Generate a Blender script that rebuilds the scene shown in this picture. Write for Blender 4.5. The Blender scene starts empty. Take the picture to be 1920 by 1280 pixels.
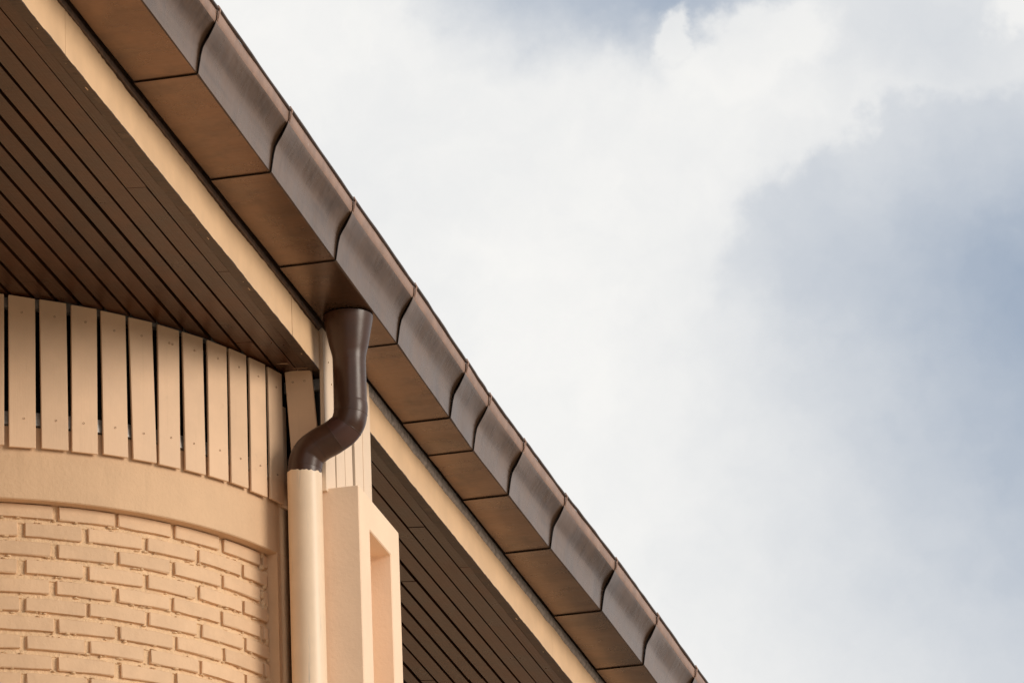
import bpy, bmesh, math, random
from mathutils import Vector, Matrix

random.seed(11)
PI = math.pi
sc = bpy.context.scene
C = sc.collection

# ------------------------------------------------------------------ camera
EYE = 1.6                                   # eye height; building numbers below are metres above the eye
CAM_ROT = Matrix((
    (0.9718385, 0.1156155, 0.2053361),
    (0.2326669, -0.3326237, -0.9139079),
    (-0.0373623, 0.9359458, -0.3501564)))
cam_data = bpy.data.cameras.new('camera')
cam_data.sensor_width = 36.0
cam_data.sensor_fit = 'HORIZONTAL'
cam_data.lens = 36.0 * 10102.0 / 1920.0      # long lens, about 190 mm
cam_data.clip_start = 0.1
cam_data.clip_end = 2000.0
cam = bpy.data.objects.new('camera', cam_data)
C.objects.link(cam)
cam.matrix_world = Matrix.Translation((0, 0, EYE)) @ CAM_ROT.to_4x4()
sc.camera = cam
RIGHT = CAM_ROT.col[0].copy(); UP = CAM_ROT.col[1].copy(); FWD = -CAM_ROT.col[2].copy()

def direction(px, py):
    d = RIGHT * (px - 960.0) + UP * (640.0 - py) + FWD * 10102.0
    return d.normalized()

# ------------------------------------------------------------------ light
SUN_EL = math.radians(13.0)
SUN_AZ = Vector((0.97, -0.22, 0.0)).normalized()       # horizontal direction towards the sun
to_sun = Vector((SUN_AZ.x * math.cos(SUN_EL), SUN_AZ.y * math.cos(SUN_EL), math.sin(SUN_EL)))
sun_data = bpy.data.lights.new('sun', 'SUN')
sun_data.energy = 2.15
sun_data.angle = math.radians(26.0)
sun_data.color = (1.0, 0.90, 0.78)
sun = bpy.data.objects.new('sun', sun_data)
C.objects.link(sun)
sun.location = (10, 10, 30)
sun.rotation_euler = to_sun.to_track_quat('Z', 'Y').to_euler()

sc.view_settings.view_transform = 'Standard'
sc.view_settings.look = 'None'
sc.view_settings.gamma = 1.0
sc.view_settings.use_curve_mapping = False
sc.view_settings.exposure = 0.0

# ------------------------------------------------------------------ node helpers
class N:
    """small node-tree writer"""
    def __init__(self, tree):
        self.t = tree
    def new(self, kind, **kw):
        n = self.t.nodes.new(kind)
        for k, v in kw.items():
            setattr(n, k, v)
        return n
    def put(self, sock, v):
        if isinstance(v, bpy.types.NodeSocket):
            self.t.links.new(v, sock)
        elif v is not None:
            sock.default_value = v
    def math(self, op, a, b=None, c=None, clamp=False):
        n = self.new('ShaderNodeMath', operation=op, use_clamp=clamp)
        self.put(n.inputs[0], a)
        if b is not None: self.put(n.inputs[1], b)
        if c is not None: self.put(n.inputs[2], c)
        return n.outputs[0]
    def vmath(self, op, a, b=None, scale=None):
        n = self.new('ShaderNodeVectorMath', operation=op)
        self.put(n.inputs[0], a)
        if b is not None: self.put(n.inputs[1], b)
        if scale is not None: self.put(n.inputs['Scale'], scale)
        return n.outputs['Value'] if op in ('DOT_PRODUCT', 'LENGTH', 'DISTANCE') else n.outputs[0]
    def noise(self, vec, scale, detail=3.0, rough=0.55, out='Fac', dist=0.0):
        n = self.new('ShaderNodeTexNoise')
        self.put(n.inputs['Vector'], vec)
        n.inputs['Scale'].default_value = scale
        n.inputs['Detail'].default_value = detail
        n.inputs['Roughness'].default_value = rough
        n.inputs['Distortion'].default_value = dist
        return n.outputs[out]
    def smooth(self, v, lo, hi, to0=0.0, to1=1.0):
        n = self.new('ShaderNodeMapRange', interpolation_type='SMOOTHSTEP')
        self.put(n.inputs['Value'], v)
        n.inputs['From Min'].default_value = lo
        n.inputs['From Max'].default_value = hi
        n.inputs['To Min'].default_value = to0
        n.inputs['To Max'].default_value = to1
        return n.outputs[0]
    def mix(self, fac, a, b, blend='MIX'):
        n = self.new('ShaderNodeMix', data_type='RGBA', blend_type=blend)
        self.put(n.inputs[0], fac)
        self.put(n.inputs[6], a)
        self.put(n.inputs[7], b)
        return n.outputs[2]

def col(r, g, b):
    return (r, g, b, 1.0)

# ------------------------------------------------------------------ sky
world = bpy.data.worlds.new('World')
sc.world = world
world.use_nodes = True
wt = world.node_tree
wt.nodes.clear()
w = N(wt)
tc = w.new('ShaderNodeTexCoord')
dirv = w.vmath('NORMALIZE', tc.outputs['Generated'])
sky = w.new('ShaderNodeTexSky', sky_type='NISHITA', sun_disc=False)
sky.sun_elevation = SUN_EL
sky.sun_rotation = math.atan2(SUN_AZ.x, SUN_AZ.y)
sky.air_density = 1.0
sky.dust_density = 1.5
bg_sky = w.new('ShaderNodeBackground')
w.put(bg_sky.inputs['Color'], sky.outputs[0])
bg_sky.inputs['Strength'].default_value = 0.08

# billowing edges: push the direction about with two sizes of noise
def centred(vec, scale, amount, detail=3.0, rough=0.55):
    c = w.noise(vec, scale, detail, rough, out='Color')
    return w.vmath('SCALE', w.vmath('SUBTRACT', c, (0.5, 0.5, 0.5)), scale=amount)
wd = w.vmath('ADD', w.vmath('ADD', dirv, centred(dirv, 45.0, 0.020, 4.0, 0.55)), centred(dirv, 170.0, 0.0075, 4.0, 0.6))

def blob(px, py, rx, ry, soft0, soft1, src=None, tilt=0.0):
    """a bank of cloud round one direction of the sky; radii in photo pixels"""
    src = src or wd
    off = w.vmath('SUBTRACT', src, tuple(direction(px, py)))
    c, s = math.cos(tilt), math.sin(tilt)
    a = w.vmath('DOT_PRODUCT', off, tuple((RIGHT * c - UP * s) * (10102.0 / rx)))
    b = w.vmath('DOT_PRODUCT', off, tuple((RIGHT * s + UP * c) * (10102.0 / ry)))
    r = w.math('SQRT', w.math('ADD', w.math('MULTIPLY', a, a), w.math('MULTIPLY', b, b)))
    f = w.vmath('DOT_PRODUCT', dirv, tuple(FWD))
    front = w.math('GREATER_THAN', f, 0.0)
    return w.math('MULTIPLY', w.smooth(r, soft0, soft1, 1.0, 0.0), front)

# grey-blue parts of the sky
g1 = w.math('MULTIPLY', blob(1860, 520, 530, 370, 0.88, 1.02, tilt=-0.12), blob(1800, 330, 900, 400, 0.25, 0.95))
g1 = w.math('MULTIPLY', g1, 0.25)
g2 = w.math('MULTIPLY', blob(2020, 600, 780, 380, 0.0, 1.1), 0.30)
g3 = w.math('MULTIPLY', blob(1120, -70, 480, 230, 0.15, 1.15), 0.64)
g3 = w.math('ADD', g3, w.math('MULTIPLY', blob(1290, 20, 190, 130, 0.1, 1.25), 0.32))
g4 = w.math('MULTIPLY', blob(2300, 900, 1200, 1000, 0.1, 1.1), 0.68)
g5 = w.math('MULTIPLY', blob(1720, 60, 330, 130, 0.2, 1.2), 0.20)
wisp = w.math('MULTIPLY', w.math('SUBTRACT', w.noise(wd, 75.0, 6.0, 0.62), 0.5), 0.16)
veil = w.math('MULTIPLY', w.smooth(w.noise(wd, 16.0, 4.0, 0.55), 0.35, 0.75), 0.12)
centre = w.vmath('DOT_PRODUCT', dirv, tuple(FWD))
away = w.smooth(w.math('ARCCOSINE', w.math('MINIMUM', centre, 1.0)), 0.13, 0.24)
far_banks = w.math('MULTIPLY', w.smooth(w.noise(wd, 7.0, 4.0, 0.55), 0.44, 0.64), w.math('MULTIPLY', away, 0.4))
grey = g1
for g in (g2, g3, g4, g5, veil, wisp, far_banks):
    grey = w.math('ADD', grey, g)
# sunlit puffs that cover the grey
puffs = blob(1262, 85, 44, 62, 0.6, 1.15)
for a in ((1400, 95, 105, 85), (1470, 60, 120, 70), (1340, 140, 95, 60), (1930, 20, 90, 60)):
    puffs = w.math('MAXIMUM', puffs, blob(a[0], a[1], a[2], a[3], 0.55, 1.15))
grey = w.math('MULTIPLY', grey, w.math('SUBTRACT', 1.0, w.math('MULTIPLY', puffs, 0.72)), clamp=True)
cloud_col = w.mix(grey, col(0.93, 0.922, 0.90), col(0.345, 0.425, 0.550))
bg_cloud = w.new('ShaderNodeBackground')
w.put(bg_cloud.inputs['Color'], cloud_col)
bg_cloud.inputs['Strength'].default_value = 1.0
ms = w.new('ShaderNodeMixShader')
w.put(ms.inputs[0], w.math('SUBTRACT', 1.0, w.math('MULTIPLY', grey, 0.12)))
wt.links.new(bg_sky.outputs[0], ms.inputs[1])
wt.links.new(bg_cloud.outputs[0], ms.inputs[2])
wo = w.new('ShaderNodeOutputWorld')
wt.links.new(ms.outputs[0], wo.inputs['Surface'])

# ------------------------------------------------------------------ materials
def material(name, base, rough=0.6, metallic=0.0, var=0.10, var_scale=3.0, bump=0.0, bump_scale=60.0,
             spots=None, streak=None, spec=0.5, piece=0.0, bump2=None, grime_shade=None):
    """procedural surface: base colour with cloudy variation, optional marks, fine relief"""
    m = bpy.data.materials.new(name)
    m.use_nodes = True
    t = m.node_tree
    t.nodes.clear()
    n = N(t)
    geo = n.new('ShaderNodeNewGeometry')
    pos = geo.outputs['Position']
    nz = n.noise(pos, var_scale, 5.0, 0.6)
    dark = tuple(c * (1.0 - var) for c in base)
    lite = tuple(min(1.0, c * (1.0 + var)) for c in base)
    c = n.mix(n.smooth(nz, 0.3, 0.7), col(*dark), col(*lite))
    if piece:
        oi = n.new('ShaderNodeObjectInfo')
        k = n.math('MULTIPLY_ADD', oi.outputs['Random'], 2 * piece, 1.0 - piece)
        cmb = n.new('ShaderNodeCombineColor')
        for i in range(3):
            n.put(cmb.inputs[i], k)
        c = n.mix(1.0, c, cmb.outputs[0], 'MULTIPLY')
    if streak:                       # (colour, stretch vector, lo, hi, amount)
        for st in (streak if isinstance(streak, list) else [streak]):
            mp = n.vmath('MULTIPLY', pos, st[1])
            s = n.math('MULTIPLY', n.smooth(n.noise(mp, 1.0, 4.0, 0.65), st[2], st[3]), st[4])
            c = n.mix(s, c, col(*st[0]))
    if spots:                        # (colour, scale, lo, hi, amount)
        for sp in spots:
            s = n.math('MULTIPLY', n.smooth(n.noise(pos, sp[1], 4.0, 0.7), sp[2], sp[3]), sp[4])
            c = n.mix(s, c, col(*sp[0]))
    if grime_shade:                        # (axis, lo, hi, colour, amount): dirt and painted shade along one side
        g = n.math('MULTIPLY_ADD', n.noise(n.vmath('MULTIPLY', pos, (30, 30, 7)), 1.0, 5.0, 0.7), 0.05, n.vmath('DOT_PRODUCT', pos, grime_shade[0]))
        c = n.mix(n.math('MULTIPLY', n.smooth(g, grime_shade[1] + 0.025, grime_shade[2] + 0.025), grime_shade[4]), c, col(*grime_shade[3]))
    b = n.new('ShaderNodeBsdfPrincipled')
    n.put(b.inputs['Base Color'], c)
    n.put(b.inputs['Roughness'], n.math('MULTIPLY_ADD', nz, 0.16, rough - 0.08))
    b.inputs['Metallic'].default_value = metallic
    b.inputs['Specular IOR Level'].default_value = spec
    if bump:
        bn = n.new('ShaderNodeBump')
        bn.inputs['Strength'].default_value = 1.0
        bn.inputs['Distance'].default_value = bump
        h = n.noise(pos, bump_scale, 5.0, 0.6)
        if bump2:                    # (stretch vector, weight)
            h = n.math('MULTIPLY_ADD', n.noise(n.vmath('MULTIPLY', pos, bump2[0]), 1.0, 3.0, 0.6), bump2[1], h)
        n.put(bn.inputs['Height'], h)
        n.put(b.inputs['Normal'], bn.outputs[0])
    o = n.new('ShaderNodeOutputMaterial')
    t.links.new(b.outputs[0], o.inputs[0])
    return m

PEACH = (0.69, 0.462, 0.285)
M = {}
M['render'] = material('peach_render', PEACH, 0.75, var=0.05, var_scale=4.0, bump=0.0028, bump_scale=55.0, spec=0.25,
                       spots=[((0.55, 0.37, 0.22), 9.0, 0.60, 0.85, 0.25)])
M['stained_shaded'] = material('stained_shaded_render', PEACH, 0.75, var=0.05, var_scale=4.0, bump=0.0028, bump_scale=55.0, spec=0.25,
                        spots=[((0.55, 0.37, 0.22), 9.0, 0.60, 0.85, 0.25)], streak=((0.50, 0.33, 0.20), (16, 16, 1.3), 0.52, 0.80, 0.34), grime_shade=((0, 1, 0), 19.495, 19.575, (0.10, 0.075, 0.052), 0.92))  # edge by the downpipe: some grime, plus its contact shadow painted dark
M['brick'] = material('painted_brick', (0.715, 0.48, 0.30), 0.7, var=0.05, var_scale=10.0, bump=0.0022, bump_scale=48.0, spec=0.25,
                      piece=0.045, spots=[((0.56, 0.35, 0.20), 9.0, 0.55, 0.8, 0.35), ((0.83, 0.60, 0.40), 17.0, 0.58, 0.8, 0.35), ((0.30, 0.20, 0.13), 75.0, 0.735, 0.79, 0.6)])
M['mortar'] = material('painted_mortar', (0.77, 0.53, 0.32), 0.8, var=0.07, var_scale=20.0, bump=0.007, bump_scale=70.0,
                       spec=0.2, spots=[((0.30, 0.20, 0.13), 60.0, 0.70, 0.76, 0.7)])
M['slat'] = material('painted_slat', (0.745, 0.505, 0.325), 0.55, var=0.05, var_scale=5.0, bump=0.0008, bump_scale=30.0,
                     piece=0.05, bump2=((220, 220, 9), 0.5), spec=0.3, streak=((0.55, 0.36, 0.22), (45, 45, 2.0), 0.55, 0.82, 0.35),
                     spots=[((0.48, 0.31, 0.19), 14.0, 0.62, 0.82, 0.35), ((0.25, 0.16, 0.10), 80.0, 0.75, 0.79, 0.5)])
M['slat_pale'] = material('pale_painted_slat', (0.77, 0.59, 0.43), 0.55, var=0.03, var_scale=5.0, bump=0.0006, bump_scale=30.0,
                          piece=0.02, spec=0.3)
M['pier'] = material('pier_render', (0.87, 0.64, 0.455), 0.75, var=0.03, var_scale=4.0, bump=0.0011, bump_scale=60.0, spec=0.25)
M['fascia'] = material('fascia_paint', (0.77, 0.51, 0.295), 0.5, var=0.05, var_scale=6.0, bump=0.0012, bump_scale=35.0,
                       spots=[((0.40, 0.24, 0.13), 28.0, 0.68, 0.80, 0.4)], bump2=((30, 2, 30), 1.0))
M['soffit'] = material('brown_stained_board', (0.063, 0.0225, 0.0080), 0.30, var=0.30, var_scale=5.0, bump=0.0010, bump_scale=40.0,
                       piece=0.22, bump2=((120, 3, 120), 1.2), spec=0.32,
                       streak=((0.030, 0.016, 0.009), (90, 7, 90), 0.60, 0.78, 0.55),
                       spots=[((0.025, 0.012, 0.007), 55.0, 0.70, 0.76, 0.8)])
M['edge'] = material('brown_edge_board', (0.068, 0.036, 0.020), 0.5, var=0.35, var_scale=14.0, bump=0.0015, bump_scale=50.0,
                     streak=((0.028, 0.016, 0.010), (12, 60, 12), 0.54, 0.66, 0.85),
                     spots=[((0.14, 0.085, 0.05), 12.0, 0.56, 0.70, 0.6), ((0.018, 0.011, 0.008), 26.0, 0.62, 0.70, 0.8)])
M['void'] = material('void_black', (0.012, 0.009, 0.007), 0.9, var=0.2, spec=0.1)  # near-black stands for the unlit void behind slats and boards
M['galv'] = material('galvanised_steel', (0.42, 0.40, 0.37), 0.45, metallic=0.6, var=0.25, var_scale=30.0, bump=0.0005)
M['gutter'] = material('brown_coated_metal', (0.192, 0.104, 0.057), 0.28, metallic=0.8, var=0.12, var_scale=4.0, bump=0.0022, bump_scale=3.5, piece=0.10,
                       spots=[((0.46, 0.36, 0.29), 42.0, 0.735, 0.78, 0.55), ((0.10, 0.055, 0.033), 5.0, 0.48, 0.75, 0.5),
                              ((0.07, 0.045, 0.032), 90.0, 0.74, 0.78, 0.6), ((0.075, 0.042, 0.026), 2.6, 0.46, 0.72, 0.55)],
                       streak=[((0.105, 0.056, 0.030), (9, 2.2, 26), 0.45, 0.78, 0.6), ((0.26, 0.18, 0.13), (1.5, 26, 2.5), 0.60, 0.85, 0.20), ((0.085, 0.055, 0.04), (1.5, 22, 2.0), 0.58, 0.80, 0.45)], bump2=((3, 9, 3), 0.6))
M['lip'] = material('weathered_lip_metal', (0.33, 0.205, 0.15), 0.5, metallic=0.2, var=0.15, var_scale=12.0, bump=0.0008,
                    spots=[((0.52, 0.45, 0.38), 17.0, 0.63, 0.76, 0.7), ((0.13, 0.08, 0.06), 35.0, 0.66, 0.76, 0.7)])
M['bead'] = material('dark_bead_metal', (0.085, 0.055, 0.042), 0.4, metallic=0.5, var=0.25, var_scale=30.0,
                     spots=[((0.22, 0.15, 0.11), 25.0, 0.62, 0.75, 0.6)])
M['seam'] = material('seam_metal', (0.03, 0.022, 0.018), 0.7, metallic=0.0, var=0.2, var_scale=40.0, spec=0.15)
M['pipe'] = material('dark_brown_pipe', (0.054, 0.0235, 0.0130), 0.32, var=0.15, var_scale=8.0, bump=0.0006, bump_scale=20.0, spec=0.4,
                     spots=[((0.14, 0.09, 0.075), 22.0, 0.68, 0.80, 0.5)])
M['pipe_red'] = material('reddish_brown_pipe', (0.060, 0.024, 0.0175), 0.32, var=0.15, var_scale=9.0, bump=0.0006, bump_scale=20.0, spec=0.6)
M['pipe_peach'] = material('peach_painted_pipe', (0.79, 0.60, 0.42), 0.42, var=0.04, var_scale=6.0, bump=0.0006, bump_scale=25.0,
                           streak=((0.46, 0.40, 0.33), (60, 60, 4), 0.58, 0.76, 0.65))
M['bedding'] = material('grey_bedding', (0.33, 0.275, 0.24), 0.9, var=0.3, var_scale=40.0, bump=0.006, bump_scale=70.0)
M['strip'] = material('brown_trim', (0.15, 0.085, 0.052), 0.6, var=0.3, var_scale=25.0, bump=0.002, bump_scale=60.0)
M['roof'] = material('roof_metal', (0.12, 0.075, 0.055), 0.5, metallic=0.3)
M['flake'] = material('peach_paint_smear', (0.42, 0.27, 0.17), 0.7, var=0.1)
M['screw'] = material('screw_head', (0.40, 0.27, 0.18), 0.5, metallic=0.3, var=0.2)
M['wall'] = material('brown_render', (0.44, 0.30, 0.19), 0.8, var=0.1, bump=0.003)
M['asphalt'] = material('asphalt', (0.14, 0.113, 0.085), 0.9, var=0.2, var_scale=1.5, bump=0.006, bump_scale=30.0)
M['ground'] = material('bounce_paving', (0.46, 0.372, 0.272), 0.85, var=0.12, var_scale=0.5, bump=0.004, bump_scale=20.0)

# ------------------------------------------------------------------ object helpers
WORLD = {}

def empty(name, loc):
    o = bpy.data.objects.new(name, None)
    C.objects.link(o)
    o.location = loc
    WORLD[o.name] = Vector(loc)
    return o

def link(name, me, parent, loc, rot=None):
    o = bpy.data.objects.new(name, me)
    C.objects.link(o)
    base = Vector((0, 0, 0))
    if parent is not None:
        o.parent = parent
        base = WORLD[parent.name]
    o.location = Vector(loc) - base
    WORLD[o.name] = Vector(loc)
    if rot:
        o.rotation_euler = rot
    return o

def make(name, verts, faces, mat, parent, smooth=False, bevel=0.0, sharp=None):
    """one mesh object from points given in metres above the eye"""
    pts = [Vector((v[0], v[1], v[2] + EYE)) for v in verts]
    lo = Vector((min(p.x for p in pts), min(p.y for p in pts), min(p.z for p in pts)))
    hi = Vector((max(p.x for p in pts), max(p.y for p in pts), max(p.z for p in pts)))
    org = Vector(((lo.x + hi.x) / 2, (lo.y + hi.y) / 2, lo.z))
    me = bpy.data.meshes.new(name)
    me.from_pydata([p - org for p in pts], [], faces)
    bm = bmesh.new()
    bm.from_mesh(me)
    bmesh.ops.recalc_face_normals(bm, faces=bm.faces[:])
    if bevel:
        bmesh.ops.bevel(bm, geom=bm.edges[:], offset=bevel, segments=1, affect='EDGES', clamp_overlap=True)
    bm.to_mesh(me)
    bm.free()
    me.materials.append(mat)
    if smooth:
        me.shade_smooth()
        if sharp:
            me.set_sharp_from_angle(angle=math.radians(sharp))
    return link(name, me, parent, org)

BOX = [(0, 1, 3, 2), (4, 6, 7, 5), (0, 4, 5, 1), (2, 3, 7, 6), (0, 2, 6, 4), (1, 5, 7, 3)]
def box(name, x0, x1, y0, y1, z0, z1, mat, parent, bevel=0.0, jit=0.0):
    j = lambda: random.uniform(-jit, jit)
    v = [(x + j(), y + j(), z + j()) for x in (x0, x1) for y in (y0, y1) for z in (z0, z1)]
    return make(name, v, BOX, mat, parent, bevel=bevel)

# bay: vertical cylinder, angle t = 0 faces -Y, t = 90 degrees faces +X
AX, AY = -6.922, 19.912
def cyl(t, r, z):
    return (AX + r * math.sin(t), AY - r * math.cos(t), z)

def lathe(name, prof, t0, t1, n, mat, parent, closed=True, smooth=True, sharp=30, wob=0.0, turn=False):
    """sweep an (r, z) outline round the bay's axis"""
    verts, faces = [], []
    k = len(prof)
    for i in range(n + 1):
        t = t0 + (t1 - t0) * i / n
        for r, z in prof:
            if turn and r > 1.5:         # wall rounded into a slot behind the downpipe, shaped to add dark there
                r -= 0.10 * min(1.0, max(0.0, (t - 1.352) / 0.11)) ** 2
            verts.append(cyl(t, r + random.uniform(-wob, wob), z + random.uniform(-wob, wob)))
    for i in range(n):
        for j in range(k if closed else k - 1):
            a, b = i * k + j, i * k + (j + 1) % k
            faces.append((a, b, b + k, a + k))
    if closed:
        faces.append(tuple(range(k)))
        faces.append(tuple(n * k + j for j in range(k))[::-1])
    return make(name, verts, faces, mat, parent, smooth=smooth, sharp=sharp)

def tube(name, path, radii, mat, parent, n=24, sharp=40, closed_ends=True, rag=None):
    """sweep a circle along a path with mitred corners (metres above the eye)"""
    pts = [Vector(p) for p in path]
    verts, faces = [], []
    for i, p in enumerate(pts):
        d0 = (pts[i] - pts[i - 1]).normalized() if i else (pts[1] - pts[0]).normalized()
        d1 = (pts[i + 1] - pts[i]).normalized() if i < len(pts) - 1 else d0
        d = (d0 + d1).normalized()
        side = Vector((0, 1, 0)) if abs(d.y) < 0.9 else Vector((1, 0, 0))
        a = side.cross(d).normalized()
        b = d.cross(a).normalized()
        st = 1.0 / max(0.5, d.dot(d0))
        for q in range(n):
            th = 2 * PI * q / n
            off = a * (radii[i] * math.cos(th) * st) + b * (radii[i] * math.sin(th))
            r = rag(i, th) if rag else 0.0
            v = p + off
            verts.append((v.x, v.y, v.z + r))
    for i in range(len(pts) - 1):
        for q in range(n):
            a0 = i * n + q
            a1 = i * n + (q + 1) % n
            faces.append((a0, a1, a1 + n, a0 + n))
    if closed_ends:
        faces.append(tuple(range(n)))
        faces.append(tuple((len(pts) - 1) * n + q for q in range(n))[::-1])
    return make(name, verts, faces, mat, parent, smooth=True, sharp=sharp)

GROUND = -EYE

# ------------------------------------------------------------------ ground
gm = bpy.data.meshes.new('ground')
gm.from_pydata([(-400, -400, 0), (400, -400, 0), (400, 400, 0), (-400, 400, 0)], [], [(0, 1, 2, 3)])
gm.materials.append(M['asphalt'])
ground = link('ground', gm, None, (0, 0, 0))
ground['kind'] = 'structure'
gm = bpy.data.meshes.new('bounce_pavement')
gm.from_pydata([(x, y, z) for x in (-12, 16) for y in (-9, 33) for z in (0.0, 0.12)], [], [(0, 1, 3, 2), (4, 6, 7, 5), (0, 4, 5, 1), (2, 3, 7, 6), (1, 5, 7, 3)])
gm.materials.append(M['ground'])
bounce_pavement = link('bounce_pavement', gm, None, (0, 0, 0.004))  # unseen pale sheet added to bounce light up at the house
bounce_pavement['kind'] = 'structure'

# ------------------------------------------------------------------ the house
house = empty('house', (AX, AY, 0.0))
house['label'] = 'peach house corner with round brick bay, slatted vents and brown boarded eave'
house['category'] = 'house'

SLOPE = 0.0794
Z_SLAT0 = 6.90
def soffit_z(x):
    return 7.585 - SLOPE * (x - AX)

# walls -----------------------------------------------------------
wall = box('wall', -10.5, AX + 0.02, 14.2, 31.0, GROUND, 7.62, M['wall'], house)
R_SLAT, R_PLASTER, R_BRICK, R_MORTAR = 1.643, 1.621, 1.577, 1.556
Z_LIP = 6.694
T_END = 1.301
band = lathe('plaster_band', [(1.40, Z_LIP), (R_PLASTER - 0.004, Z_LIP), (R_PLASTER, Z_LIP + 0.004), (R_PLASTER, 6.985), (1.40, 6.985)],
             -0.05, PI, 180, M['stained_shaded'], house, turn=True)
PITCH_T, GAP_T, COURSE, BRICK_H = 0.1628, 0.0160, 0.0748, 0.0535
# mortar: each bed joint is raked deep under the upper brick and slopes out to the lower one
mprof = [(1.40, Z_LIP + 0.01), (R_MORTAR + 0.006, Z_LIP + 0.01)]
for row in range(108):
    zc = 6.664 - COURSE * row
    if zc - COURSE < GROUND: break
    mprof += [(R_BRICK - 0.0145, zc - BRICK_H / 2 + 0.002), (R_BRICK - 0.0145, zc - BRICK_H / 2 - 0.002),
              (R_BRICK - 0.0085, zc - COURSE + BRICK_H / 2 - 0.0005), (R_BRICK - 0.0130, zc - COURSE + BRICK_H / 2 - 0.004)]
mprof += [(R_MORTAR + 0.006, GROUND), (1.40, GROUND)]
brick_wall = lathe('brick_wall', mprof, -0.05, T_END + 0.02, 190, M['mortar'], house, sharp=15, wob=0.0017)
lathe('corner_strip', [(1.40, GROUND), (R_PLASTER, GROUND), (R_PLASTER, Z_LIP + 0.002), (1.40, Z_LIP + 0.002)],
      T_END, PI, 120, M['stained_shaded'], house, turn=True)

# bricks: slightly uneven curved blocks, a few shared meshes -------
def brick_mesh(wid, h, seed):
    rnd = random.Random(seed)
    half = wid / 2
    stations = [(-half, 0.0028), (-half + 0.0018, 0.0), (-half * 0.35, 0.0), (half * 0.35, 0.0), (half - 0.0018, 0.0), (half, 0.0028)]
    verts, faces = [], []
    for t, cut in stations:
        e = 0.0022
        hh = h / 2 - (0.0015 if cut else 0.0)
        prof = [(R_MORTAR - 0.006, -hh), (R_BRICK - 0.0025 - cut * 0.5, -hh + rnd.uniform(-e, e)),
                (R_BRICK - cut, -hh + 0.0025 + rnd.uniform(-e, e)), (R_BRICK - cut, hh - 0.0025 + rnd.uniform(-e, e)),
                (R_BRICK - 0.0025 - cut * 0.5, hh + rnd.uniform(-e, e)), (R_MORTAR - 0.006, hh)]
        for r, z in prof:
            tt = t + rnd.uniform(-0.0012, 0.0012)
            rr = r + rnd.uniform(-0.0008, 0.0008)
            verts.append((rr * math.sin(tt), -rr * math.cos(tt), z))
    k = 6
    for i in range(len(stations) - 1):
        for j in range(k - 1):
            a = i * k + j
            faces.append((a, a + 1, a + 1 + k, a + k))
    faces.append(tuple(range(k)))
    faces.append(tuple((len(stations) - 1) * k + j for j in range(k))[::-1])
    me = bpy.data.meshes.new('brick')
    me.from_pydata(verts, [], faces)
    bm = bmesh.new(); bm.from_mesh(me)
    bmesh.ops.recalc_face_normals(bm, faces=bm.faces[:])
    bm.to_mesh(me); bm.free()
    me.materials.append(M['brick'])
    me.shade_smooth()
    me.set_sharp_from_angle(angle=math.radians(18))
    return me

full = [brick_mesh(PITCH_T - GAP_T + (0.004 if i % 3 == 0 else -0.002 * (i % 2)), BRICK_H, 40 + i) for i in range(9)]
cut_meshes = {}
rest_v, rest_f = [], []
count = 0
rows_total = 108
for row in range(rows_total):
    zc = 6.664 - COURSE * row
    if zc - BRICK_H / 2 < GROUND:
        break
    phase = 0.630 if row % 2 == 0 else 0.549
    phase += random.uniform(-0.004, 0.004)
    for kcol in range(-4, 6):
        left = phase + PITCH_T * kcol
        right = left + PITCH_T - GAP_T
        if left < 0.0 or left > T_END - 0.012:
            continue
        wid = min(right, T_END - 0.001) - left
        tc_ = left + wid / 2
        if row < 30 and count < 300:
            if wid > PITCH_T - GAP_T - 0.004:
                me = random.choice(full)
                tc_ = left + (PITCH_T - GAP_T) / 2
            else:
                key = round(wid, 2)
                if key not in cut_meshes:
                    cut_meshes[key] = brick_mesh(max(key, 0.02), BRICK_H - 0.002, int(key * 1000))
                me = cut_meshes[key]
            o = link('brick', me, brick_wall, (AX, AY, zc + EYE + random.uniform(-0.0015, 0.0015)),
                     (0, 0, tc_ + random.uniform(-0.002, 0.002)))
            count += 1
        else:
            me = full[(row * 7 + kcol) % 9]
            b0 = len(rest_v)
            s = wid / (PITCH_T - GAP_T)
            for v in me.vertices:
                t = math.atan2(v.co.x, -v.co.y) * s + tc_
                r = math.hypot(v.co.x, v.co.y)
                rest_v.append(cyl(t, r, v.co.z + zc))
            for p in me.polygons:
                rest_f.append(tuple(b0 + i for i in p.vertices))
rest = make('brick_courses', rest_v, rest_f, M['brick'], brick_wall)
rest['kind'] = 'stuff'
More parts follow.
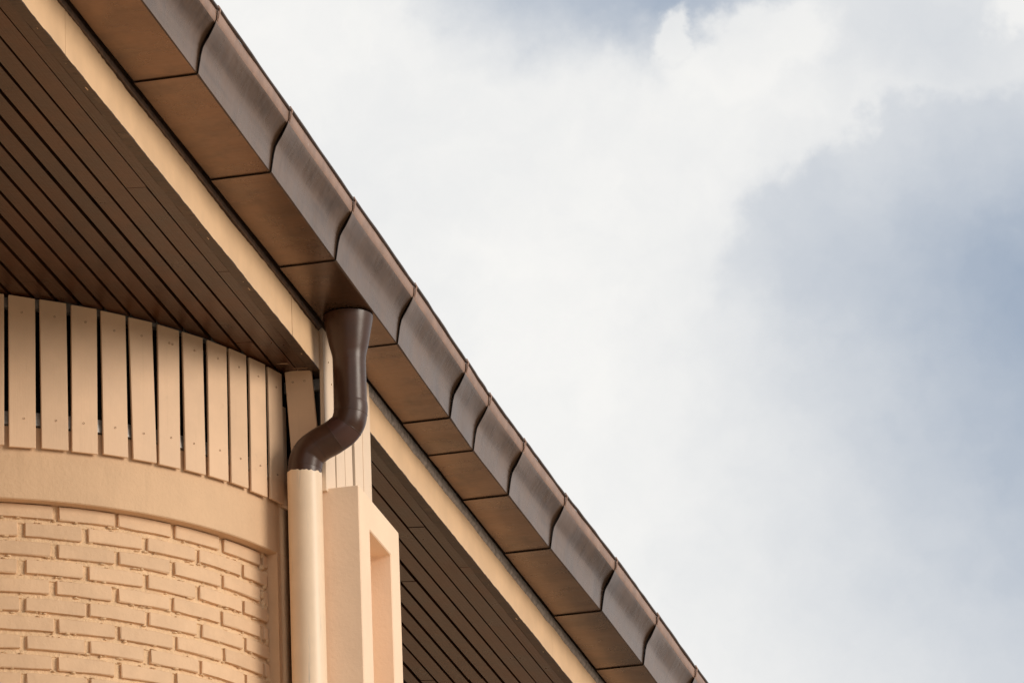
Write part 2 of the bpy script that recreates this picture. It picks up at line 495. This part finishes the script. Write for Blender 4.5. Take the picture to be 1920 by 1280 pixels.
# squeezed-out mortar that makes the brick edges ragged
lump_v, lump_f = [], []
def lump(t, r, z, lt, lz, lr):
    b0 = len(lump_v)
    n = 7
    lump_v.append(cyl(t, r + lr, z))
    for q in range(n):
        a = 2 * PI * q / n
        k = random.uniform(0.6, 1.2)
        lump_v.append(cyl(t + lt / R_BRICK * k * math.cos(a), r + lr * 0.55, z + lz * k * math.sin(a) * 0.8))
    for q in range(n):
        a = 2 * PI * q / n
        k = random.uniform(1.1, 1.5)
        lump_v.append(cyl(t + lt / R_BRICK * k * math.cos(a), r - 0.008, z + lz * k * math.sin(a)))
    for q in range(n):
        w_ = (q + 1) % n
        lump_f.append((b0, b0 + 1 + q, b0 + 1 + w_))
        lump_f.append((b0 + 1 + q, b0 + 1 + n + q, b0 + 1 + n + w_, b0 + 1 + w_))
for row in range(26):
    zc = 6.664 - COURSE * row
    for q in range(46):
        t = random.uniform(0.05, T_END - 0.01)
        zz = zc - BRICK_H / 2 + random.uniform(-0.007, 0.0015)
        if random.random() < 0.45:
            zz = zc - COURSE + BRICK_H / 2 + random.uniform(-0.002, 0.005)
        lump(t, R_BRICK - random.uniform(0.002, 0.010), zz, random.uniform(0.003, 0.013), random.uniform(0.0015, 0.0045), random.uniform(0.001, 0.004))
    for q in range(3):                    # smeared over at the end of each course
        lump(T_END - random.uniform(0.0, 0.022), R_BRICK - 0.003, zc + random.uniform(-0.035, 0.035), random.uniform(0.006, 0.016), random.uniform(0.008, 0.022), 0.0035)
lumps = make('mortar_lumps', lump_v, lump_f, M['mortar'], brick_wall, smooth=True)
lumps['kind'] = 'stuff'

# vent screen of upright slats round the bay ------------------------
vent = lathe('vent_backing', [(1.46, 6.93), (1.50, 6.93), (1.50, 7.60), (1.46, 7.60)], 0.0, PI, 80, M['void'], house)
for z0, z1, ra in ((6.990, 7.046, 1.598), (7.468, 7.512, 1.598)):
    lathe('batten', [(ra, z0), (1.628, z0 + 0.002), (1.621, z1), (ra, z1)], 0.02, 1.335, 40, M['galv'], vent, smooth=False)
for z0, z1 in ((7.395, 7.435),):
    pass

screw_me = None
def screw(parent, p, nrm):
    """a small countersunk screw head with a slot, facing nrm"""
    global screw_me
    if screw_me is None:
        bm = bmesh.new()
        bmesh.ops.create_cone(bm, cap_ends=True, segments=10, radius1=0.0046, radius2=0.0038, depth=0.003)
        top = [f for f in bm.faces if f.normal.z > 0.9]
        r = bmesh.ops.inset_region(bm, faces=top, thickness=0.0012)
        bmesh.ops.translate(bm, verts=list({v for f in top for v in f.verts}), vec=(0, 0, -0.0022))
        screw_me = bpy.data.meshes.new('screw')
        bm.to_mesh(screw_me); bm.free()
        screw_me.materials.append(M['screw'])
    o = link('screw', screw_me, parent, (p[0], p[1], p[2] + EYE), Vector(nrm).to_track_quat('Z', 'Y').to_euler())
    return o

lefts = [0.502, 0.578, 0.654, 0.731, 0.807, 0.882, 0.957, 1.0325, 1.1065, 1.181, 1.258]
lefts = [0.502 - 0.0757 * k for k in range(6, 0, -1)] + lefts
rights = {8: 0.643, 10: 0.795}
for i, tl in enumerate(lefts):
    wid = (0.0645 if tl < 0.85 else 0.0635) + random.uniform(-0.0012, 0.0012)
    if tl > 1.25: wid = 0.062
    tcen = tl + wid / 2
    half = R_SLAT * math.tan(wid / 2)
    lean = random.uniform(-0.003, 0.003)
    yaw = random.uniform(-0.02, 0.02)
    if 0.80 < tl < 0.86: lean = 0.006
    th = 0.011
    n_ = Vector((math.sin(tcen + yaw), -math.cos(tcen + yaw), 0))
    s_ = Vector((math.cos(tcen + yaw), math.sin(tcen + yaw), 0))
    c_ = Vector(cyl(tcen, R_SLAT, 0))
    zb = Z_SLAT0 + random.uniform(-0.006, 0.004)
    v = []
    for d in (-th, 0.0):
        for s in (-half, half):
            for top in (0, 1):
                p = c_ + n_ * d + s_ * s
                z = zb if not top else soffit_z(p.x) - 0.006 + random.uniform(-0.003, 0.0)
                p = p + s_ * (lean * (-1 if top else 1))
                v.append((p.x, p.y, z))
    make('slat', v, BOX, M['slat'], vent, bevel=0.0018)
    ztop = soffit_z(c_.x) - 0.075
    for zz in (7.014 + random.uniform(-0.004, 0.004), ztop + random.uniform(-0.006, 0.006)):
        p = c_ + n_ * 0.0006 + s_ * random.uniform(-0.006, 0.006)
        screw(vent, (p.x, p.y, zz), n_)
        if 0.88 < tl < 0.89 and zz > 7.2:
            p2 = p + s_ * 0.016
            screw(vent, (p2.x, p2.y, zz - 0.002), n_)
# short piece tucked behind the last slat
tcen = 1.338
n_ = Vector((math.sin(tcen), -math.cos(tcen), 0)); s_ = Vector((math.cos(tcen), math.sin(tcen), 0))
c_ = Vector(cyl(tcen, R_SLAT - 0.012, 0))
v = []
for d in (-0.018, 0.0):
    for s in (-0.045, 0.022):
        for z in (6.895, 7.325):
            p = c_ + n_ * d + s_ * s
            v.append((p.x, p.y, z))
make('slat', v, BOX, M['slat'], vent, bevel=0.0018)

# pier with a tall niche ---------------------------------------------
PX0, PX1, PY0, PY1, PZ = -5.245, -5.028, 19.512, 20.140, 6.951
NY0, NY1, NZ0, NZ1, ND = 19.668, 20.002, 2.4, 6.812, 0.17
pv = [
    (PX0, PY0, GROUND), (PX1, PY0, GROUND), (PX1, PY1, GROUND), (PX0, PY1, GROUND),
    (PX0, PY0, PZ), (PX1, PY0, PZ), (PX1, PY1, PZ), (PX0, PY1, PZ),
    (PX1, NY0, NZ0), (PX1, NY1, NZ0), (PX1, NY1, NZ1), (PX1, NY0, NZ1),
    (PX1 - ND, NY0, NZ0), (PX1 - ND, NY1, NZ0), (PX1 - ND, NY1, NZ1), (PX1 - ND, NY0, NZ1)]
pf = [(0, 1, 5, 4), (2, 3, 7, 6), (3, 0, 4, 7), (4, 5, 6, 7), (0, 3, 2, 1),
      (1, 2, 9, 8), (2, 6, 10, 9), (6, 5, 11, 10), (5, 1, 8, 11),
      (8, 9, 13, 12), (9, 10, 14, 13), (10, 11, 15, 14), (11, 8, 12, 15), (12, 13, 14, 15)]
pier = make('pier', pv, pf, M['pier'], house, bevel=0.004)

# slats above the pier, facing out
pvent = box('vent_backing', -5.40, -5.215, 19.585, 20.24, 6.94, 7.47, M['void'], house)
for y0, y1, x in ((19.492, 19.632, -5.153), (19.664, 19.786, -5.154), (19.800, 19.906, -5.154), (19.944, 20.066, -5.150), (20.069, 20.186, -5.147)):
    box('slat', x - 0.018, x, y0, y1, 6.935, 7.622, M['slat_pale'], pvent, bevel=0.0018, jit=0.0015)
for zz in (7.50, 7.42):
    screw(pvent, (-5.1525, 19.565 + (7.50 - zz) * 0.5, zz), (1, 0, 0))
box('batten', -5.335, -5.186, 19.555, 19.575, 7.385, 7.432, M['galv'], pvent)
box('batten', -5.190, -5.172, 19.52, 20.19, 7.000, 7.045, M['galv'], pvent)
# the loose slat that hangs askew between bay and pier
v = []
for y in (19.497, 19.511):
    for a in ((-5.316, 7.455), (-5.288, 6.952)):
        v.append((a[0], y, a[1]))
    for a in ((-5.206, 7.462), (-5.172, 6.957)):
        v.append((a[0], y, a[1]))
vv = [v[0], v[1], v[2], v[3], v[4], v[5], v[6], v[7]]
loose = make('slat', [vv[1], vv[0], vv[3], vv[2], vv[5], vv[4], vv[7], vv[6]], BOX, M['slat'], pvent, bevel=0.0018)
loose['label'] = 'loose slat hanging askew'
for x in (-5.283, -5.235):
    screw(pvent, (x, 19.4965, 7.408), (0, -1, 0))

# soffit of narrow brown boards -----------------------------------------
Y0, Y1 = 13.4, 31.0
def slab(name, x0, x1, y0, y1, dz0, dz1, mat, parent, bevel=0.0, sag=0.0):
    v = []
    for x in (x0, x1):
        for y in (y0, y1):
            for dz in (dz0, dz1):
                v.append((x, y, soffit_z(x) + dz + random.uniform(-sag, sag)))
    return make(name, v, BOX, mat, parent, bevel=bevel)
soffit = slab('soffit', -10.4, -5.215, Y0, Y1, 0.030, 0.045, M['void'], house)
seen_joints = {0: [17.454, 21.56], 2: [16.487], 3: [22.338], 4: [23.92], 7: [23.924]}
BW = 0.0790
nb = 0
for i in range(36):
    xr = -5.262 - BW * i
    gap = 0.0145 + random.uniform(-0.003, 0.003)
    if i == 0: gap = 0.005
    cuts = list(seen_joints.get(i, []))
    if not cuts:
        cuts = [random.uniform(15.0, 28.0)]
    if i > 7:
        cuts.append(random.uniform(24.5, 29.0))
    cuts = sorted(set(cuts))
    ys = [Y0] + cuts + [Y1]
    for a, b in zip(ys[:-1], ys[1:]):
        dz = random.uniform(-0.0012, 0.0012)
        verts, faces = [], []
        ns = 6
        for q in range(ns + 1):
            y = a + 0.0015 + (b - a - 0.003) * q / ns
            x0 = xr - BW + gap / 2 + random.uniform(-0.0016, 0.0016)
            x1 = xr - gap / 2 + random.uniform(-0.0016, 0.0016)
            sg = dz + random.uniform(-0.0012, 0.0012)
            for x, zz in ((x0, 0.018), (x0, 0.0), (x1, 0.0), (x1, 0.018)):
                verts.append((x, y, soffit_z(x) + zz + sg))
        for q in range(ns):
            for j in range(4):
                i0, i1 = q * 4 + j, q * 4 + (j + 1) % 4
                faces.append((i0, i1, i1 + 4, i0 + 4))
        faces.append((0, 1, 2, 3)); faces.append(tuple(ns * 4 + j for j in (3, 2, 1, 0)))
        make('board', verts, faces, M['soffit'], soffit)
        nb += 1
# edge board under the fascia
for a, b in ((Y0, 18.35), (18.353, 22.157), (22.160, Y1)):
    slab('board', -5.2595, -5.2120, a, b, 0.0002, 0.018, M['soffit'], soffit, bevel=0.001)
n = 160
verts, faces = [], []
for q in range(n + 1):
    y = Y0 + (Y1 - Y0) * q / n
    j = random.uniform(-0.0018, 0.0018)
    for x, dz in ((-5.2095 + j, 0.018), (-5.2095 + j, -0.0032), (-5.1686, -0.0040), (-5.1686, 0.018)):
        verts.append((x, y, soffit_z(x) + dz))
for q in range(n):
    for j in range(4):
        i0, i1 = q * 4 + j, q * 4 + (j + 1) % 4
        faces.append((i0, i1, i1 + 4, i0 + 4))
faces.append((0, 1, 2, 3)); faces.append(tuple(n * 4 + j for j in (3, 2, 1, 0)))
make('edge_board', verts, faces, M['edge'], soffit)
# smears of wall paint on the boards by the loose slat
def smear(x, y, lx, ly, seed):
    rnd = random.Random(seed)
    n = 14
    v = [(x, y, soffit_z(x) - 0.0022)]
    for q in range(n):
        a = 2 * PI * q / n
        r = rnd.uniform(0.6, 1.15)
        px, py = x + lx * r * math.cos(a), y + ly * r * math.sin(a)
        v.append((px, py, soffit_z(px) - 0.0016))
    f = [(0, 1 + q, 1 + (q + 1) % n) for q in range(n)]
    make('paint_smear', v, f, M['flake'], soffit)
for a in ((-5.295, 19.40, 0.030, 0.007, 1), (-5.245, 19.462, 0.034, 0.005, 2), (-5.325, 19.19, 0.003, 0.004, 6), (-5.352, 19.165, 0.003, 0.004, 7)):
    smear(*a)

# fascia boards (ragged painted lower edge) ------------------------------
fascia = box('fascia', -5.214, -5.1895, Y0, Y1, 7.455, 7.70, M['strip'], house)
def fascia_board(y0, y1):
    n = max(2, int((y1 - y0) / 0.022))
    verts, faces = [], []
    lo = 0.0
    for i in range(n + 1):
        y = y0 + (y1 - y0) * i / n
        lo = max(-0.003, 0.7 * lo + random.uniform(-0.0022, 0.0022))
        hi = random.uniform(-0.0025, 0.0025) + 0.004 * math.sin(y * 5.1)
        zb = 7.4458 + lo * 0.8
        zt = 7.611 + hi
        for x, z in ((-5.189, zb), (-5.1685, zb), (-5.168, zb + 0.002), (-5.168, zt - 0.002), (-5.1695, zt), (-5.189, zt)):
            verts.append((x, y, z))
    for i in range(n):
        for j in range(6):
            a, b = i * 6 + j, i * 6 + (j + 1) % 6
            faces.append((a, b, b + 6, a + 6))
    faces.append(tuple(range(6)))
    faces.append(tuple(n * 6 + j for j in range(6))[::-1])
    make('fascia_board', verts, faces, M['fascia'], fascia)
for a, b in ((Y0, 16.2), (16.203, 19.080), (19.087, 19.533), (20.19, 23.6), (23.602, 27.0), (27.003, Y1)):
    fascia_board(a, b)

# strip between fascia and gutter: brown trim on the near run, rough grey bedding beyond the pier
box('trim_strip', -5.1885, -5.1625, Y0, 19.53, 7.6165, 7.64, M['strip'], house, bevel=0.001)
verts, faces = [], []
n = 420
amp = 0.0
for i in range(n + 1):
    y = 20.19 + (Y1 - 20.19) * i / n
    rid = 0.004 * (i % 2) * random.uniform(0.4, 1.0)
    amp = 0.85 * amp + random.uniform(-0.0022, 0.0022)
    for x, z in ((-5.187, 7.598), (-5.1665 + rid * 0.5, 7.599 + amp), (-5.1600 + rid, 7.612 + amp), (-5.1605 + rid, 7.640), (-5.166, 7.652), (-5.187, 7.652)):
        verts.append((x, y, z))
for i in range(n):
    for j in range(6):
        a, b = i * 6 + j, i * 6 + (j + 1) % 6
        faces.append((a, b, b + 6, a + 6))
faces.append(tuple(range(6))); faces.append(tuple(n * 6 + j for j in range(6))[::-1])
make('bedding_strip', verts, faces, M['bedding'], house)

# low roof over it all ----------------------------------------------------
rv = []
for x, z0, z1 in ((-10.5, 7.95, 8.30), (-5.172, 7.70, 7.875)):
    for y in (Y0, Y1):
        for z in (z0, z1):
            rv.append((x, y, z))
roof = make('roof', rv, BOX, M['roof'], house)
for i in range(30):
    y = Y0 + 0.3 + i * 0.59
    v = [(x, y + dy, z + dz) for x, z in ((-10.5, 8.30), (-5.18, 7.875)) for dy in (0, 0.02) for dz in (-0.005, 0.03)]
    make('standing_seam', v, BOX, M['roof'], roof)

# ------------------------------------------------------------------ rain gutter
ZG = 7.636
gutter = empty('rain_gutter', (-4.93, 20.0, ZG + EYE))
gutter['label'] = 'brown metal box gutter in overlapping lengths along the eave'
gutter['category'] = 'gutter'
joints = [(13.2, -4.905), (14.15, -4.907), (15.05, -4.908), (16.00, -4.909), (16.935, -4.910), (17.900, -4.914), (18.842, -4.921),
          (19.815, -4.926), (20.745, -4.940), (21.180, -4.946), (21.800, -4.941), (22.585, -4.935), (23.572, -4.918), (24.480, -4.913),
          (25.40, -4.912), (26.35, -4.912), (27.3, -4.912), (28.25, -4.912), (29.2, -4.912), (30.15, -4.912)]
XIN = -5.141
prof = [(None, 0.165), (None, 0.006), (None, 0.0), (-0.003, 0.0), (0.0, 0.003), (0.004, 0.035), (0.009, 0.072), (0.0145, 0.100), (0.022, 0.119), (0.033, 0.138),
        (0.046, 0.158), (0.060, 0.178), (0.0665, 0.187), (0.0690, 0.1910)]
lip_prof = [(0.0692, 0.1915), (0.0745, 0.200), (0.0770, 0.232), (0.0755, 0.239)]
# outward direction of every profile point, for the flared near ends
nrm = [(-1, 0), (-0.7, -0.7), (-0.2, -1), (0.2, -1), (0.8, -0.6), (1, -0.1), (0.97, -0.2), (0.95, -0.3), (0.92, -0.4), (0.85, -0.53), (0.8, -0.6), (0.8, -0.6), (0.85, -0.5), (0.9, -0.4)]

WEIGHT = [0.5, 0.6, 0.7, 0.7, 0.7, 0.75, 0.9, 1.1, 1.35, 1.5, 1.35, 1.0, 0.75, 0.6]

def sheet(name, pr, nm, y0, x0, y1, x1, mat, parent, flare, seed, thick=0.0028):
    rnd = random.Random(seed)
    L = y1 - y0
    ys = [y0 - 0.014, y0 + 0.012, y0 + 0.06, y0 + L * 0.30, y0 + L * 0.5, y0 + L * 0.7, y1 - 0.05, y1 + 0.14]
    fl = [1.0, 0.92, 0.75, 0.45, 0.35, 0.28, 0.05, -0.12]
    verts, faces = [], []
    k = len(pr)
    for i, y in enumerate(ys):
        f = (y - y0) / L
        xo = x0 + (x1 - x0) * f
        for jj, ((dx, dz), nn) in enumerate(zip(pr, nm)):
            x = XIN if dx is None else xo + dx
            a = flare * fl[i] * (WEIGHT[jj] if len(pr) > 5 else 0.8)
            wv = 0.0012 * math.sin(f * 9 + dz * 20 + seed) if 1 < i < 6 else 0.0
            verts.append((x + nn[0] * (a + wv), y, ZG + dz + nn[1] * (a * 0.75 + wv)))
    for i in range(len(ys) - 1):
        for j in range(k - 1):
            a = i * k + j
            faces.append((a, a + 1, a + 1 + k, a + k))
    o = make(name, verts, faces, mat, parent, smooth=True, sharp=34)
    sm = o.modifiers.new('thickness', 'SOLIDIFY')
    sm.thickness = thick
    o.data.materials.append(M['seam'])
    sm.material_offset_rim = 1
    es = o.modifiers.new('crisp_edges', 'EDGE_SPLIT')
    es.split_angle = math.radians(34)
    sm.offset = -1.0 if NORMAL_OUT(o) else 1.0
    return o

def NORMAL_OUT(o):
    # does the sheet's winding face away from the trough?
    me = o.data
    best = max(me.polygons, key=lambda p: abs(p.normal.z) * p.area)
    return best.normal.z < 0

for i in range(len(joints) - 1):
    (y0, x0), (y1, x1) = joints[i], joints[i + 1]
    flare = 0.0105 if i not in (7, 9) else 0.0085
    s = sheet('gutter_section', prof, nrm, y0, x0, y1, x1, M['gutter'], gutter, flare, i)
    sheet('lip', lip_prof, [(0.9, -0.3), (1, 0), (1, 0), (1, 0.2)], y0, x0, y1, x1, M['lip'], s, flare * 0.6, i + 50)
    # rolled bead along the top of the lip
    n = 9
    path, rad = [], []
    for q in range(n + 1):
        f = q / n
        y = y0 - 0.006 + (y1 - y0 - 0.004) * f
        path.append((x0 + (x1 - x0) * f + 0.0785 + random.uniform(-0.0012, 0.0012) + 0.003 * (1 - f), y, ZG + 0.2440 + random.uniform(-0.001, 0.001) + 0.003 * (1 - f)))
        rad.append(0.0072 + random.uniform(-0.0007, 0.0007))
    tube('rolled_bead', path, rad, M['bead'], s, n=10)
    # strap that hooks round the bead at each joint
    hook = [(x0 + 0.0795, y0 - 0.006, ZG + 0.195), (x0 + 0.0835, y0 - 0.006, ZG + 0.212), (x0 + 0.0885, y0 - 0.005, ZG + 0.240),
            (x0 + 0.082, y0 - 0.005, ZG + 0.2545), (x0 + 0.070, y0 - 0.005, ZG + 0.254)]
    tube('strap', hook, [0.002, 0.0028, 0.0032, 0.0034, 0.003], M['lip'], gutter, n=8)
    # rolled seam along the flared end
    path = []
    for (dx, dz), nn, wt_ in list(zip(prof, nrm, WEIGHT))[3:]:
        path.append((x0 + dx + nn[0] * (flare * wt_ - 0.001), y0 - 0.0145, ZG + dz + nn[1] * (flare * wt_ * 0.75 - 0.001)))
    tube('seam', path, [0.0012] * len(path), M['seam'], gutter, n=6)

# ------------------------------------------------------------------ downpipe
PXC, PYC = -5.030, 19.428
pipe = empty('downpipe', (-5.228, PYC, 0.0))
pipe['label'] = 'dark brown downpipe with flared outlet and swan neck, painted peach below'
pipe['category'] = 'downpipe'
fz = [(0.1000, 7.6285), (0.0990, 7.618), (0.0935, 7.590), (0.086, 7.55), (0.0785, 7.51), (0.0710, 7.480), (0.0672, 7.462), (0.0664, 7.440)]
tube('outlet_funnel', [(PXC, PYC, z) for r, z in fz], [r for r, z in fz], M['pipe'], pipe, n=40, sharp=50)
tube('upper_pipe', [(PXC, PYC, 7.475), (PXC, PYC, 7.37), (PXC, PYC, 7.262)], [0.0660, 0.0658, 0.0660], M['pipe'], pipe, n=40)
P = [(PXC, PYC, 7.268), (PXC - 0.001, PYC, 7.224), (PXC - 0.018, PYC, 7.172), (PXC - 0.068, PYC, 7.134), (PXC - 0.135, PYC, 7.103),
     (PXC - 0.178, PYC, 7.068), (PXC - 0.194, PYC, 7.016), (PXC - 0.1955, PYC, 6.955)]
names = ['collar', 'elbow', 'elbow', 'offset_pipe', 'elbow', 'elbow', 'collar']
mats = ['pipe', 'pipe', 'pipe_red', 'pipe', 'pipe', 'pipe', 'pipe']
def spline(i, f):
    """smooth curve through the neck's corner points"""
    p = [Vector(P[max(0, min(len(P) - 1, i + k))]) for k in (-1, 0, 1, 2)]
    return 0.5 * ((2 * p[1]) + (p[2] - p[0]) * f + (2 * p[0] - 5 * p[1] + 4 * p[2] - p[3]) * f * f + (3 * p[1] - p[0] - 3 * p[2] + p[3]) * f ** 3)
def ring(c, d, r, n=44):
    u = Vector((0, 1, 0)); v_ = d.cross(u).normalized()
    return [tuple(c + u * math.cos(2 * PI * q / n) * r + v_ * math.sin(2 * PI * q / n) * r) for q in range(n)]
def neck_dir(i, f):
    return (spline(i, min(1.0, f + 0.02)) - spline(i, max(0.0, f - 0.02))).normalized()
for i in range(len(P) - 1):
    n = 44
    verts, faces = [], []
    steps = 6
    for q in range(steps + 1):
        f = q / steps
        verts += ring(spline(i, f), neck_dir(i, f), 0.0668 + 0.0010 * math.sin(f * PI))
    for q in range(steps):
        for j in range(n):
            a0, a1 = q * n + j, q * n + (j + 1) % n
            faces.append((a0, a1, a1 + n, a0 + n))
    make(names[i], verts, faces, M[mats[i]], pipe, smooth=True)
# thin mitre ridges
for i in range(1, len(P) - 1):
    d = neck_dir(i, 0.0)
    B = Vector(P[i])
    verts, faces = [], []
    n = 44
    for dr, dd in ((-0.001, -0.0026), (0.0019, 0.0), (-0.001, 0.0026)):
        verts += ring(B + d * dd, d, 0.0668 + dr)
    for q in range(2):
        for j in range(n):
            a0, a1 = q * n + j, q * n + (j + 1) % n
            faces.append((a0, a1, a1 + n, a0 + n))
    make('ridge', verts, faces, M['pipe'], pipe, smooth=True)
rr = random.Random(5)
rag_vals = [rr.uniform(-0.006, 0.004) for q in range(48)]
lx = PXC - 0.1955
def rag(i, th):
    if i != 0: return 0.0
    q = int(th / (2 * PI) * 48) % 48
    return rag_vals[q] * 0.7 + 0.012 * math.sin(th + 0.6)
lower = tube('lower_pipe', [(lx, PYC, 6.998), (lx, PYC, 6.95), (lx, PYC, 4.0), (lx, PYC, GROUND + 0.15)], [0.0690, 0.0688, 0.0688, 0.0688],
             M['pipe_peach'], pipe, n=48, closed_ends=False, rag=rag)
lower['label'] = 'lower pipe painted peach like the wall'
tube('shoe', [(lx, PYC, GROUND + 0.16), (lx + 0.02, PYC, GROUND + 0.10), (lx + 0.12, PYC, GROUND + 0.07)], [0.068, 0.068, 0.068], M['pipe_peach'], pipe, n=24)
for z in (4.9, 2.6, 0.4):
    tube('clip', [(lx, PYC, z), (lx, PYC, z + 0.03)], [0.0705, 0.0705], M['pipe_peach'], pipe, n=32)
